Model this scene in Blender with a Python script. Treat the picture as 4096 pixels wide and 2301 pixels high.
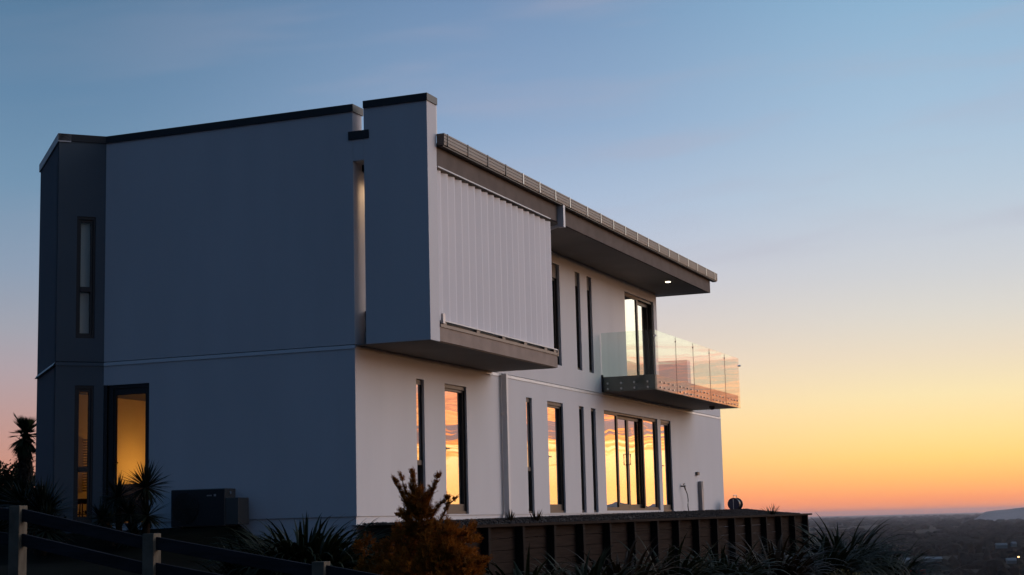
import bpy, math, random
from math import sin, cos, tan, pi, radians, sqrt, atan2
from mathutils import Vector, Matrix, noise

for o in list(bpy.data.objects): bpy.data.objects.remove(o)
scene = bpy.context.scene
COL = scene.collection
random.seed(7)

# ------------------------------------------------------------------ camera
CAM = Vector((-23.294, -12.044, -0.164))
PIT, ROL, YAW = 0.144528, -0.0252488, 0.378887
fw = Vector((cos(YAW)*cos(PIT), sin(YAW)*cos(PIT), sin(PIT)))
r0 = fw.cross(Vector((0, 0, 1))).normalized(); u0 = r0.cross(fw)
rt = r0*cos(ROL)+u0*sin(ROL); up = -r0*sin(ROL)+u0*cos(ROL)
cd = bpy.data.cameras.new('camera'); cam = bpy.data.objects.new('camera', cd); COL.objects.link(cam)
m = Matrix((rt, up, -fw)).transposed().to_4x4(); m.translation = CAM; cam.matrix_world = m
cd.sensor_width = 36; cd.lens = 6464.96/4096*36; cd.clip_start = 0.1; cd.clip_end = 200000
scene.camera = cam
scene.view_settings.view_transform = 'Standard'; scene.view_settings.look = 'None'
scene.view_settings.exposure = 0; scene.view_settings.gamma = 1
scene.render.resolution_x = 1024; scene.render.resolution_y = 575

# ------------------------------------------------------------------ sky
SUNH = radians(-55)
def s2l(c):
    return tuple(((v/255)/12.92 if v/255 < .04045 else (((v/255)+.055)/1.055)**2.4) for v in c)
w = bpy.data.worlds.new('World'); scene.world = w; w.use_nodes = True
T = w.node_tree; T.nodes.clear()
def N(t, **k):
    n = T.nodes.new(t)
    for a, b in k.items(): setattr(n, a, b)
    return n
def L(a, b): T.links.new(a, b)
def M(op, a, b=None, c=None, clamp=False):
    n = N('ShaderNodeMath', operation=op); n.use_clamp = clamp
    for i, v in enumerate((a, b, c)):
        if v is None: continue
        if isinstance(v, (int, float)): n.inputs[i].default_value = v
        else: L(v, n.inputs[i])
    return n.outputs[0]
tc = N('ShaderNodeTexCoord'); nrm = N('ShaderNodeVectorMath', operation='NORMALIZE'); L(tc.outputs['Generated'], nrm.inputs[0])
sx = N('ShaderNodeSeparateXYZ'); L(nrm.outputs[0], sx.inputs[0])
el = M('MULTIPLY', M('ARCSINE', sx.outputs[2]), 57.2958)
hl = M('MAXIMUM', M('SQRT', M('ADD', M('MULTIPLY', sx.outputs[0], sx.outputs[0]), M('MULTIPLY', sx.outputs[1], sx.outputs[1]))), 1e-5)
dt = M('DIVIDE', M('ADD', M('MULTIPLY', sx.outputs[0], cos(SUNH)), M('MULTIPLY', sx.outputs[1], sin(SUNH))), hl)
ang0 = M('MULTIPLY', M('ARCCOSINE', M('MINIMUM', M('MAXIMUM', dt, -1.0), 1.0)), 57.2958)
crs = M('DIVIDE', M('SUBTRACT', M('MULTIPLY', sx.outputs[0], sin(SUNH)), M('MULTIPLY', sx.outputs[1], cos(SUNH))), hl)
# the glow dies out sooner on the far side of the sunset
fr_ = N('ShaderNodeMapRange', interpolation_type='SMOOTHSTEP'); L(crs, fr_.inputs[0]); fr_.inputs[1].default_value = 0; fr_.inputs[2].default_value = .9
ang = M('MULTIPLY', ang0, M('ADD', 1.0, M('MULTIPLY', fr_.outputs[0], .55)))
elt = M('SQRT', M('DIVIDE', M('MAXIMUM', el, 0.0), 90.0))
def ramp(stops, fac, lin=False):
    # stops: (elevation in degrees, srgb or linear colour); colours above 1 are scaled by k
    k = max(1, max(max(c if lin else s2l(c)) for e, c in stops))
    n = N('ShaderNodeValToRGB'); cr = n.color_ramp; cr.interpolation = 'B_SPLINE' if False else 'LINEAR'
    while len(cr.elements) < len(stops): cr.elements.new(0.5)
    for el_, (e, c) in zip(cr.elements, stops): el_.position = sqrt(e/90)
    for i, (e, c) in enumerate(stops):
        c = c if lin else s2l(c)
        cr.elements[i].color = (c[0]/k, c[1]/k, c[2]/k, 1)
    L(fac, n.inputs[0])
    sc = N('ShaderNodeVectorMath', operation='SCALE'); L(n.outputs[0], sc.inputs[0]); sc.inputs['Scale'].default_value = k
    return sc.outputs[0]
SKY_SUN = [(0, (7.0, 2.8, .9)), (1.2, (9.0, 4.6, 2.0)), (2.6, (9.4, 5.8, 3.4)), (5, (8.4, 5.8, 4.4)), (8, (6.6, 5.2, 4.6)),
           (13, (4.6, 4.2, 4.3)), (20, (2.8, 2.8, 3.1)), (35, (1.1, 1.2, 1.5)), (60, (.22, .32, .5)), (90, (.045, .12, .27))]
SKY_W = [(0, (3.0, 1.2, .28)), (1.2, (2.7, 1.2, .32)), (2.6, (2.8, 1.55, .60)), (5, (2.7, 2.1, 1.25)), (8, (1.7, 1.6, 1.35)),
           (13, (1.1, 1.2, 1.2)), (20, (.7, .85, 1.0)), (45, (.25, .38, .6)), (90, (.045, .12, .27))]
SKY_R = [(0, (278, 148, 90)), (.5, (276, 168, 102)), (1.2, (276, 200, 112)), (1.9, (272, 220, 128)), (2.7, (264, 228, 152)), (4, (254, 232, 180)),
         (5.4, (238, 222, 196)), (6.8, (222, 217, 208)), (8.2, (208, 210, 213)), (9.6, (197, 205, 216)), (11, (185, 202, 218)),
         (13.8, (164, 192, 217)), (18, (138, 177, 208)), (30, (95, 135, 175)), (60, (70, 105, 150)), (90, (58, 96, 142))]
SKY_M = [(0, (276, 148, 96)), (.8, (272, 164, 112)), (2, (266, 202, 138)), (3.5, (258, 218, 168)), (5, (242, 216, 190)), (6.5, (220, 205, 198)),
         (8.5, (198, 198, 211)), (11, (172, 190, 216)), (14, (142, 168, 201)), (19, (112, 143, 181)), (30, (85, 120, 165)), (60, (66, 100, 146)), (90, (58, 96, 142))]
SKY_L = [(0, (205, 128, 112)), (2.2, (206, 146, 126)), (3.8, (192, 153, 147)), (5.5, (176, 160, 166)), (7, (160, 162, 174)), (9, (140, 157, 179)),
         (12, (114, 147, 176)), (15, (98, 134, 167)), (19, (85, 121, 154)), (30, (72, 104, 142)), (60, (60, 92, 134)), (90, (58, 96, 142))]
SKY_B = [(0, (.045, .065, .11)), (3, (.045, .07, .13)), (8, (.038, .068, .14)), (20, (.028, .072, .145)), (45, (.033, .092, .195)), (90, (.04, .11, .27))]
rw_ = ramp(SKY_W, elt, True)
rs, rr, rm, rl, rb = ramp(SKY_SUN, elt, True), ramp(SKY_R, elt), ramp(SKY_M, elt), ramp(SKY_L, elt), ramp(SKY_B, elt, True)
def smooth(a, lo, hi):
    n = N('ShaderNodeMapRange', interpolation_type='SMOOTHSTEP'); L(a, n.inputs[0]); n.inputs[1].default_value = lo; n.inputs[2].default_value = hi
    return n.outputs[0]
def mixc(f, a, b):
    n = N('ShaderNodeMix', data_type='RGBA'); L(f, n.inputs[0]); L(a, n.inputs[6]); L(b, n.inputs[7]); return n.outputs[2]
# clouds low over the sunset, to the right of the frame
cx_ = N('ShaderNodeCombineXYZ'); L(M('MULTIPLY', ang, .16), cx_.inputs[0]); L(M('MULTIPLY', el, .95), cx_.inputs[1])
n1 = N('ShaderNodeTexNoise'); n1.inputs['Scale'].default_value = 1.3; n1.inputs['Detail'].default_value = 4; n1.inputs['Distortion'].default_value = 1.1; L(cx_.outputs[0], n1.inputs['Vector'])
cy_ = N('ShaderNodeCombineXYZ'); L(M('MULTIPLY', ang, .22), cy_.inputs[0]); L(M('MULTIPLY', el, 3.6), cy_.inputs[1])
n2 = N('ShaderNodeTexNoise'); n2.inputs['Scale'].default_value = 1.5; n2.inputs['Detail'].default_value = 5; n2.inputs['Distortion'].default_value = 1.6; L(cy_.outputs[0], n2.inputs['Vector'])
elw = M('ADD', M('ADD', el, M('MULTIPLY', M('SUBTRACT', n1.outputs[0], .5), 1.3)), M('MULTIPLY', M('SUBTRACT', n2.outputs[0], .5), 2.0))
cf = M('DIVIDE', elw, 10.0, clamp=True)
cl = N('ShaderNodeValToRGB'); L(cf, cl.inputs[0])
CL = [(2.3, (3.0, 1.9, .65), 0), (2.5, (2.6, 1.2, .32), 1), (2.8, (2.3, .68, .15), 1), (2.95, (.66, .36, .30), 1), (3.35, (.58, .37, .36), 1), (3.5, (2.2, .62, .18), 1),
      (3.9, (2.6, 1.05, .38), 1), (4.15, (1.5, .5, .25), 1), (4.5, (2.3, .72, .3), .95), (4.9, (.85, .42, .38), .9), (5.3, (1.9, .6, .38), .9), (5.8, (1.3, .8, .6), .55), (6.3, (1.2, 1.1, .95), .3), (8.0, (1.1, 1.1, 1.05), 0)]
while len(cl.color_ramp.elements) < len(CL): cl.color_ramp.elements.new(.5)
for e_, (p_, c_, a_) in zip(cl.color_ramp.elements, CL): e_.position = p_/10
for i, (p_, c_, a_) in enumerate(CL): cl.color_ramp.elements[i].color = (c_[0]/3, c_[1]/3, c_[2]/3, a_)
cs = N('ShaderNodeVectorMath', operation='SCALE'); L(cl.outputs[0], cs.inputs[0]); cs.inputs['Scale'].default_value = 3
sunsky = mixc(cl.outputs['Alpha'], mixc(smooth(ang, 8, 34), rs, rw_), cs.outputs[0])
c1 = mixc(smooth(ang, 43, 58), sunsky, rr)
c2 = mixc(smooth(ang, 61, 78), c1, rm)
c3 = mixc(smooth(ang, 75, 94), c2, rl)
c4 = mixc(smooth(ang, 94, 135), c3, rb)
# faint pinkish wisps high on the right
cz_ = N('ShaderNodeCombineXYZ'); L(M('MULTIPLY', ang, .045), cz_.inputs[0]); L(M('MULTIPLY', M('ADD', el, M('MULTIPLY', ang, .10)), .30), cz_.inputs[1])
n3 = N('ShaderNodeTexNoise'); n3.inputs['Scale'].default_value = 1.6; n3.inputs['Detail'].default_value = 3; L(cz_.outputs[0], n3.inputs['Vector'])
wf_ = M('MULTIPLY', M('MULTIPLY', smooth(n3.outputs[0], .47, .68), smooth(el, 7, 10)), .24)
wv = N('ShaderNodeRGB'); wv.outputs[0].default_value = (*s2l((178, 172, 188)), 1)
wf2 = M('MULTIPLY', wf_, M('SUBTRACT', 1.0, smooth(ang, 75, 100)))
c5 = mixc(wf2, c4, wv.outputs[0])
# a trace of the physical sky under it
nish = N('ShaderNodeTexSky', sky_type='NISHITA'); nish.sun_disc = False; nish.sun_elevation = radians(0.3); nish.sun_rotation = radians(90)-SUNH
b1 = N('ShaderNodeBackground'); L(c5, b1.inputs[0]); b1.inputs[1].default_value = 1.0
b2 = N('ShaderNodeBackground'); L(nish.outputs[0], b2.inputs[0]); b2.inputs[1].default_value = 0.01
ad = N('ShaderNodeAddShader'); L(b1.outputs[0], ad.inputs[0]); L(b2.outputs[0], ad.inputs[1])
wo = N('ShaderNodeOutputWorld'); L(ad.outputs[0], wo.inputs['Surface'])
try: w.cycles.sampling_method = 'MANUAL'; w.cycles.sample_map_resolution = 1024
except Exception: pass

# ------------------------------------------------------------------ materials
MAT = {}
def mat(name, col, rough=.7, metal=0, bump=0, bscale=60, var=0, vscale=3, col2=None, spec=.5, stretch=None, trans=0, emit=None, es=0):
    m_ = bpy.data.materials.new(name); m_.use_nodes = True; t = m_.node_tree; b = t.nodes['Principled BSDF']
    b.inputs['Base Color'].default_value = (*col, 1); b.inputs['Roughness'].default_value = rough; b.inputs['Metallic'].default_value = metal
    b.inputs['Specular IOR Level'].default_value = spec
    g = t.nodes.new('ShaderNodeTexCoord'); mp = t.nodes.new('ShaderNodeMapping'); t.links.new(g.outputs['Object'], mp.inputs[0])
    if stretch: mp.inputs['Scale'].default_value = stretch
    if var or col2:
        n = t.nodes.new('ShaderNodeTexNoise'); n.inputs['Scale'].default_value = vscale; n.inputs['Detail'].default_value = 6; t.links.new(mp.outputs[0], n.inputs['Vector'])
        cr = t.nodes.new('ShaderNodeValToRGB'); t.links.new(n.outputs[0], cr.inputs[0])
        c2_ = col2 or tuple(v*(1-var) for v in col); c1_ = tuple(min(1, v*(1+var)) for v in col) if not col2 else col
        cr.color_ramp.elements[0].position = .32; cr.color_ramp.elements[0].color = (*c2_, 1)
        cr.color_ramp.elements[1].position = .68; cr.color_ramp.elements[1].color = (*c1_, 1)
        t.links.new(cr.outputs[0], b.inputs['Base Color'])
    if bump:
        n = t.nodes.new('ShaderNodeTexNoise'); n.inputs['Scale'].default_value = bscale; n.inputs['Detail'].default_value = 4; t.links.new(mp.outputs[0], n.inputs['Vector'])
        bp = t.nodes.new('ShaderNodeBump'); bp.inputs['Strength'].default_value = bump; bp.inputs['Distance'].default_value = .01
        t.links.new(n.outputs[0], bp.inputs['Height']); t.links.new(bp.outputs[0], b.inputs['Normal'])
    if trans:
        tr = t.nodes.new('ShaderNodeBsdfTranslucent'); tr.inputs[0].default_value = (*col, 1); mx = t.nodes.new('ShaderNodeMixShader'); mx.inputs[0].default_value = trans
        t.links.new(b.outputs[0], mx.inputs[1]); t.links.new(tr.outputs[0], mx.inputs[2]); t.links.new(mx.outputs[0], t.nodes['Material Output'].inputs[0])
    if emit:
        b.inputs['Emission Color'].default_value = (*emit, 1); b.inputs['Emission Strength'].default_value = es
    MAT[name] = m_; return m_
def glass(name, base, power, gain, tint=(.9, .93, .92), wave=0, wscale=1.2):
    m_ = bpy.data.materials.new(name); m_.use_nodes = True; t = m_.node_tree; t.nodes.clear()
    lw = t.nodes.new('ShaderNodeLayerWeight'); lw.inputs['Blend'].default_value = .5
    pw = t.nodes.new('ShaderNodeMath'); pw.operation = 'POWER'; t.links.new(lw.outputs['Facing'], pw.inputs[0]); pw.inputs[1].default_value = power
    ma = t.nodes.new('ShaderNodeMath'); ma.operation = 'MULTIPLY_ADD'; ma.use_clamp = True; t.links.new(pw.outputs[0], ma.inputs[0]); ma.inputs[1].default_value = gain; ma.inputs[2].default_value = base
    tr = t.nodes.new('ShaderNodeBsdfTransparent'); tr.inputs[0].default_value = (*tint, 1)
    gl = t.nodes.new('ShaderNodeBsdfGlossy'); gl.inputs['Roughness'].default_value = 0.0; gl.inputs[0].default_value = (1, 1, 1, 1)
    if wave:
        g = t.nodes.new('ShaderNodeTexCoord'); mp = t.nodes.new('ShaderNodeMapping'); t.links.new(g.outputs['Object'], mp.inputs[0])
        n = t.nodes.new('ShaderNodeTexNoise'); n.inputs['Scale'].default_value = wscale; n.inputs['Detail'].default_value = 1; t.links.new(mp.outputs[0], n.inputs['Vector'])
        bp = t.nodes.new('ShaderNodeBump'); bp.inputs['Strength'].default_value = 1; bp.inputs['Distance'].default_value = wave
        t.links.new(n.outputs[0], bp.inputs['Height']); t.links.new(bp.outputs[0], gl.inputs['Normal'])
    mx = t.nodes.new('ShaderNodeMixShader'); t.links.new(ma.outputs[0], mx.inputs[0]); t.links.new(tr.outputs[0], mx.inputs[1]); t.links.new(gl.outputs[0], mx.inputs[2])
    o = t.nodes.new('ShaderNodeOutputMaterial'); t.links.new(mx.outputs[0], o.inputs[0]); MAT[name] = m_; return m_
plaster = mat('white_plaster', (.575, .568, .585), .85, bump=.35, bscale=70, var=.03, vscale=.9, stretch=(1.6, 1.6, .35))
bayp = mat('grey_plaster', (.08, .10, .12), .85, bump=.25, bscale=90, var=.05, vscale=.9)
capm = mat('black_cap_metal', (.012, .012, .014), .5, var=.15, vscale=2)
flash = mat('pale_flashing', (.50, .47, .46), .5, metal=.3, var=.08, vscale=4)
gutm = mat('bronze_gutter', (.12, .098, .085), .5, metal=.3, var=.1, vscale=3)
fasr = mat('roof_fascia', (.15, .122, .108), .8, bump=.2, bscale=40, var=.12, vscale=3, spec=.06)
fasm = mat('brown_render', (.30, .24, .205), .85, bump=.3, bscale=40, var=.12, vscale=3, spec=.06)
soff = mat('soffit_grey', (.25, .225, .205), .9, bump=.1, bscale=30, var=.05, vscale=1.5, spec=.06)
frm = mat('dark_frame', (.022, .018, .016), .45, metal=.1)
blkm = mat('black_plastic', (.008, .008, .009), .5)
screenm = mat('screen_blade', (.86, .83, .84), .6, var=.03, vscale=1.2, stretch=(1, 1, .3), spec=.2)
steel = mat('steel', (.6, .58, .56), .3, metal=.9)
pipeg = mat('pipe_grey', (.28, .26, .26), .5, var=.05)
pipew = mat('pipe_white', (.6, .6, .61), .45, var=.03)
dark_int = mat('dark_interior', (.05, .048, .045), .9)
intw = mat('interior_wall', (.7, .62, .5), .85, var=.03)
intf = mat('interior_floor', (.28, .17, .09), .6, var=.2, vscale=6, stretch=(1, 8, 1))
curt = mat('pale_blind', (.62, .62, .58), .9, trans=.1)
gwin = glass('window_glass', .10, 2.4, 1.35, (.55, .57, .56), wave=.0026, wscale=.9)
gclear = glass('clear_glass', .02, 3.5, .45, (.93, .95, .94))
gbal = glass('balustrade_glass', .02, 3.6, .5, (.86, .92, .90), wave=.0006, wscale=1.5)
timber = mat('old_timber', (.023, .016, .013), .9, bump=.5, bscale=25, var=.3, vscale=5, stretch=(.4, 1, 6), spec=.06)
timberd = mat('post_timber', (.020, .016, .014), .9, bump=.5, bscale=20, var=.3, vscale=4, stretch=(5, 5, .5), spec=.06)
fencem = mat('fence_timber', (.12, .105, .082), .9, bump=.5, bscale=20, var=.25, vscale=5, stretch=(4, 1, 1), spec=.06)
railm = mat('rail_timber', (.022, .023, .028), .85, bump=.5, bscale=20, var=.25, vscale=4, stretch=(4, .6, 4), spec=.06)
gravelm = mat('gravel_stone', (.06, .052, .048), .95, var=.4, vscale=14, spec=.06)
soil = mat('soil', (.012, .011, .010), .95, bump=.6, bscale=6, var=.4, vscale=2, spec=.06)
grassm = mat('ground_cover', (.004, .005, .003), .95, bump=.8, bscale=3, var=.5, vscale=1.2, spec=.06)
plainm = mat('plain_fields', (.016, .018, .015), .95, vscale=.0016, col2=(.006, .007, .006), stretch=(1, 3, 1), spec=.06)
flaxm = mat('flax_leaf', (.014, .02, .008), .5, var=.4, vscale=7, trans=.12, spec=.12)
flaxy = mat('flax_leaf_bronze', (.028, .018, .009), .45, var=.4, vscale=7, trans=.12, spec=.12)
cordm = mat('cordyline_leaf', (.014, .02, .011), .45, var=.3, vscale=6, trans=.1, spec=.25)
barkm = mat('bark', (.03, .022, .016), .95, bump=.8, bscale=25, var=.3, vscale=12, spec=.06)
goldm = mat('golden_conifer', (.36, .11, .011), .75, vscale=7, col2=(.07, .035, .008), trans=.15, spec=.06)
palmm = mat('palm_leaf', (.02, .028, .012), .6, var=.3, vscale=4, spec=.06)
treem = mat('tree_leaf', (.012, .018, .010), .8, var=.4, vscale=2, spec=.06)
hillm = mat('hill_haze_tone', (.30, .27, .26), .95, var=.15, vscale=.002, spec=.05)  # pale colour stands in for distance haze on the hills
farm = mat('far_woods', (.005, .0065, .006), .9, var=.4, vscale=.01, spec=.06)
paleshrub = mat('pale_shrub', (.10, .10, .05), .8, var=.3, vscale=9, spec=.06)
redm = mat('red_fascia', (.30, .05, .025), .6, var=.1)
roofm = mat('roof_sheet', (.06, .06, .065), .6, var=.1)
palew = mat('pale_wall', (.16, .19, .2), .8, var=.1)
bluep = mat('reel_blue', (.01, .015, .05), .35)
hosem = mat('hose_green', (.012, .02, .014), .4)
chairm = mat('chair_shell', (.06, .04, .03), .6)
bedm = mat('cushion_cloth', (.6, .5, .38), .9, var=.1)
lampm = mat('downlight_glow', (.9, .8, .7), .5, emit=(1, .82, .62), es=5)
shadem = mat('lamp_shade', (.9, .8, .6), .8, emit=(1, .5, .12), es=1.6)
streetm = mat('lamp_glow', (.9, .7, .4), .5, emit=(1, .55, .2), es=10)

# ------------------------------------------------------------------ mesh helpers
class MB:
    def __init__(s): s.v = []; s.f = []; s.sm = False
    def add(s, vs, fs):
        b = len(s.v); s.v += [tuple(v) for v in vs]; s.f += [tuple(i+b for i in f) for f in fs]; return s
    def box(s, x0, x1, y0, y1, z0, z1):
        return s.add([(x0, y0, z0), (x1, y0, z0), (x1, y1, z0), (x0, y1, z0), (x0, y0, z1), (x1, y0, z1), (x1, y1, z1), (x0, y1, z1)],
                     [(0, 3, 2, 1), (4, 5, 6, 7), (0, 1, 5, 4), (1, 2, 6, 5), (2, 3, 7, 6), (3, 0, 4, 7)])
    def obox(s, fr, u0, u1, d0, d1, z0, z1):
        # box in a wall frame: u along the wall, d into the wall
        P = [fr(u, d, z) for z in (z0, z1) for (u, d) in ((u0, d0), (u1, d0), (u1, d1), (u0, d1))]
        return s.add(P, [(0, 3, 2, 1), (4, 5, 6, 7), (0, 1, 5, 4), (1, 2, 6, 5), (2, 3, 7, 6), (3, 0, 4, 7)])
    def tube(s, pts, rad, n=8, caps=True):
        pts = [Vector(p) for p in pts]; rad = rad if isinstance(rad, (list, tuple)) else [rad]*len(pts)
        ring = []; b = len(s.v)
        for i, p in enumerate(pts):
            d = (pts[min(i+1, len(pts)-1)]-pts[max(i-1, 0)]).normalized()
            a = d.cross(Vector((0, 0, 1)));
            if a.length < .1: a = d.cross(Vector((1, 0, 0)))
            a.normalize(); c = d.cross(a)
            for k in range(n):
                t = 2*pi*k/n; s.v.append(tuple(p+(a*cos(t)+c*sin(t))*rad[i]))
        for i in range(len(pts)-1):
            for k in range(n):
                s.f.append((b+i*n+k, b+i*n+(k+1) % n, b+(i+1)*n+(k+1) % n, b+(i+1)*n+k))
        if caps:
            s.f.append(tuple(b+k for k in range(n))[::-1]); s.f.append(tuple(b+(len(pts)-1)*n+k for k in range(n)))
        return s
    def prism(s, poly, z0, z1):
        n = len(poly); return s.add([(*p, z0) for p in poly]+[(*p, z1) for p in poly],
            [tuple(range(n))[::-1], tuple(range(n, 2*n))]+[(i, (i+1) % n, (i+1) % n+n, i+n) for i in range(n)])
    def build(s, name, m_, parent=None, smooth=False, bevel=0):
        me = bpy.data.meshes.new(name); me.from_pydata(s.v, [], s.f); me.update()
        for q in (m_ if isinstance(m_, (list, tuple)) else [m_]): me.materials.append(q)
        if smooth:
            for p in me.polygons: p.use_smooth = True
        o = bpy.data.objects.new(name, me); COL.objects.link(o)
        if parent: o.parent = parent
        if bevel:
            b = o.modifiers.new('bevel', 'BEVEL'); b.width = bevel; b.segments = 2; b.limit_method = 'ANGLE'
        return o
def empty(name, loc=(0, 0, 0)):
    o = bpy.data.objects.new(name, None); COL.objects.link(o); o.location = loc; o.empty_display_size = .3; return o
def tag(o, label, cat, group=None):
    o['label'] = label; o['category'] = cat
    if group: o['group'] = group
    return o
def kind(o, k): o['kind'] = k; return o
def frame(ox, oy, ang_, flip=1):
    ux, uy = cos(ang_), sin(ang_)             # u direction;  d goes inward = left of u * flip
    def fr(u, d, z): return (ox+ux*u-uy*d*flip, oy+uy*u+ux*d*flip, z)
    return fr
def wall(mb, fr, u0, u1, z0, z1, th, holes):
    us = sorted({u0, u1, *[h[0] for h in holes], *[h[1] for h in holes]}); zs = sorted({z0, z1, *[h[2] for h in holes], *[h[3] for h in holes]})
    us = [u for u in us if u0 <= u <= u1]; zs = [z for z in zs if z0 <= z <= z1]
    def solid(i, j):
        if i < 0 or j < 0 or i >= len(us)-1 or j >= len(zs)-1: return False
        a, b = (us[i]+us[i+1])/2, (zs[j]+zs[j+1])/2
        return not any(h[0] < a < h[1] and h[2] < b < h[3] for h in holes)
    for i in range(len(us)-1):
        for j in range(len(zs)-1):
            if not solid(i, j): continue
            a, b, c, d = us[i], us[i+1], zs[j], zs[j+1]
            q = lambda l: mb.add([fr(*p) for p in l], [(0, 1, 2, 3)])
            q([(a, 0, c), (b, 0, c), (b, 0, d), (a, 0, d)]); q([(b, th, c), (a, th, c), (a, th, d), (b, th, d)])
            if not solid(i-1, j): q([(a, th, c), (a, 0, c), (a, 0, d), (a, th, d)])
            if not solid(i+1, j): q([(b, 0, c), (b, th, c), (b, th, d), (b, 0, d)])
            if not solid(i, j-1): q([(a, th, c), (b, th, c), (b, 0, c), (a, 0, c)])
            if not solid(i, j+1): q([(a, 0, d), (b, 0, d), (b, th, d), (a, th, d)])
    return mb
FF = frame(0, 0, 0)                                # long facade, u = X
FL = frame(0, 0, pi/2, -1)                         # blue end wall, u = Y, d = +X
BAYU = .81; S2 = sqrt(.5)
FB = lambda t, d, z: (-t*S2+d*S2, 4.88+t*S2+d*S2, z)          # face of the bay turned to the camera
FC = lambda t, d, z: (-BAYU*S2+t*S2+d*S2, 4.88+BAYU*S2+t*S2-d*S2, z)   # its receding face

# ================================================================== HOUSE
house = empty('house', (0, 0, 0))
tag(house, 'two storey white rendered modern house with glass balcony and black coping', 'house')
TH = .30
LW = [(2.30, 2.63, .02, 2.38), (3.52, 4.51, .02, 2.38), (7.58, 7.91, .02, 2.38), (8.81, 9.78, .02, 2.38), (10.82, 11.135, .02, 2.385),
      (11.63, 11.955, .02, 2.385), (12.56, 16.85, .06, 2.39), (17.13, 18.05, .02, 2.395)]
b = MB(); wall(b, FF, 0, 23.33, 0.0, 2.72, TH, LW); b.build('lower_wall', plaster, house)
UW = [(8.8, 9.79, 3.2, 5.43), (10.81, 11.135, 3.2, 5.43), (11.62, 11.945, 3.2, 5.43), (14.45, 16.89, 3.14, 5.43), (2.4, 4.9, 3.05, 5.2)]
b = MB(); wall(b, FF, 0.332, 17.16, 2.772, 5.70, TH, [(h[0], h[1], h[2], h[3]) for h in UW]); b.build('upper_wall', plaster, house)
b = MB(); wall(b, FL, TH+.002, 4.88, 0, 2.72, TH, [(3.947, 4.80, .0, 2.36)]); b.build('lower_wall', plaster, house)
# upper end wall, with the notch and slot towards the fin
UT = 6.65
b = MB(); wall(b, FL, -.0, 4.88, 2.772, UT, .33, []); b.build('upper_wall', plaster, house)
b = MB(); wall(b, FL, -.202, -.004, 5.81, 6.17, .33, []); wall(b, FL, -1.355, -.206, 2.76, 6.68, .36, []); b.build('fin_wall', plaster, house)
b = MB(); b.box(-.02, .36, -.30, .075, 6.17, 6.31); b.build('notch_cap', capm, house)
b = MB(); b.box(-.025, .38, -1.375, -.205, 6.68, 6.80); b.build('coping', capm, house)
b = MB(); b.box(-.025, .36, -.02, 4.89, UT, 6.775); b.build('coping', capm, house)
b = MB(); b.box(.362, .40, -1.353, -1.2, 6.17, 6.675); b.build('edge_flashing', pipew, house)
# bay walls
LOWB = [(.166, .487, .0, 2.36)]; UPB = [(.166, .487, 3.18, 5.32)]
b = MB(); wall(b, FB, 0, BAYU, -.02, 2.71, .2, LOWB); wall(b, FC, 0.002, 2.57, -.02, 2.71, .2, []); b.build('bay_lower_wall', bayp, house)
b = MB(); wall(b, FB, 0, BAYU, 2.772, UT, .2, UPB); wall(b, FC, 0.002, 2.57, 2.772, UT, .2, []); b.build('bay_upper_wall', bayp, house)
b = MB(); b.obox(FB, 0.0, BAYU+.02, -.02, .2, UT+.001, 6.776); b.build('coping', capm, house)
b = MB(); b.obox(FC, -.02, 2.6, -.025, .2, UT-.02, 6.777); b.build('coping', flash, house)
# other walls closing the house
b = MB(); b.box(1.35, 17.16, 7.0, 7.23, -.3, UT-.4); b.box(16.9, 17.16, .302, 6.99, 2.772, 5.70); b.box(17.17, 23.33, 7.0, 7.23, -.3, 3.1); b.box(23.0, 23.33, .302, 6.99, 0.0, 2.72)
b.build('rear_wall', plaster, house)
# plinth
b = MB(); b.box(.02, 23.31, .02, .30, -.6, -.002); b.box(.022, .3, .302, 4.86, -.9, -.002); b.build('plinth', plaster, house)
b = MB(); b.obox(FB, .0, BAYU-.02, .02, .2, -.9, -.022); b.obox(FC, .02, 2.5, .02, .2, -.9, -.022); b.build('plinth', bayp, house)
# joint flashings
b = MB(); b.add([(0-.001, -.004, 2.76), (23.33, -.004, 2.76), (23.33, -.014, 2.70), (0-.001, -.014, 2.70), (0, .1, 2.76), (23.33, .1, 2.76), (0, .1, 2.70), (23.33, .1, 2.70)],
      [(0, 3, 2, 1), (0, 1, 5, 4), (3, 6, 7, 2), (1, 2, 7, 5), (0, 4, 6, 3)]); b.build('joint_flashing', flash, house)
b = MB(); b.add([(-.004, .0, 2.76), (-.004, 4.88, 2.76), (-.014, 4.88, 2.70), (-.014, -.0, 2.70), (.1, 0, 2.76), (.1, 4.88, 2.76), (.1, 0, 2.70), (.1, 4.88, 2.70)],
      [(0, 1, 2, 3), (0, 4, 5, 1), (3, 2, 7, 6)]); b.build('joint_flashing', pipew, house)
b = MB(); b.add([FB(0, -.004, 2.76), FB(BAYU, -.004, 2.76), FB(BAYU+.01, -.014, 2.70), FB(0, -.014, 2.70), FB(0, .1, 2.76), FB(BAYU, .1, 2.76), FB(0, .1, 2.70), FB(BAYU, .1, 2.70)],
      [(0, 1, 2, 3), (0, 4, 5, 1), (3, 2, 7, 6)]); b.build('joint_flashing', bayp, house)
b = MB(); b.add([FC(-.01, -.006, 2.765), FC(2.57, -.006, 2.765), FC(2.57, -.05, 2.70), FC(-.02, -.05, 2.70), FC(0, .1, 2.765), FC(2.57, .1, 2.765), FC(0, .1, 2.70), FC(2.57, .1, 2.70)],
      [(0, 1, 2, 3), (0, 4, 5, 1), (3, 2, 7, 6)]); b.build('joint_flashing', flash, house)
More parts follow.
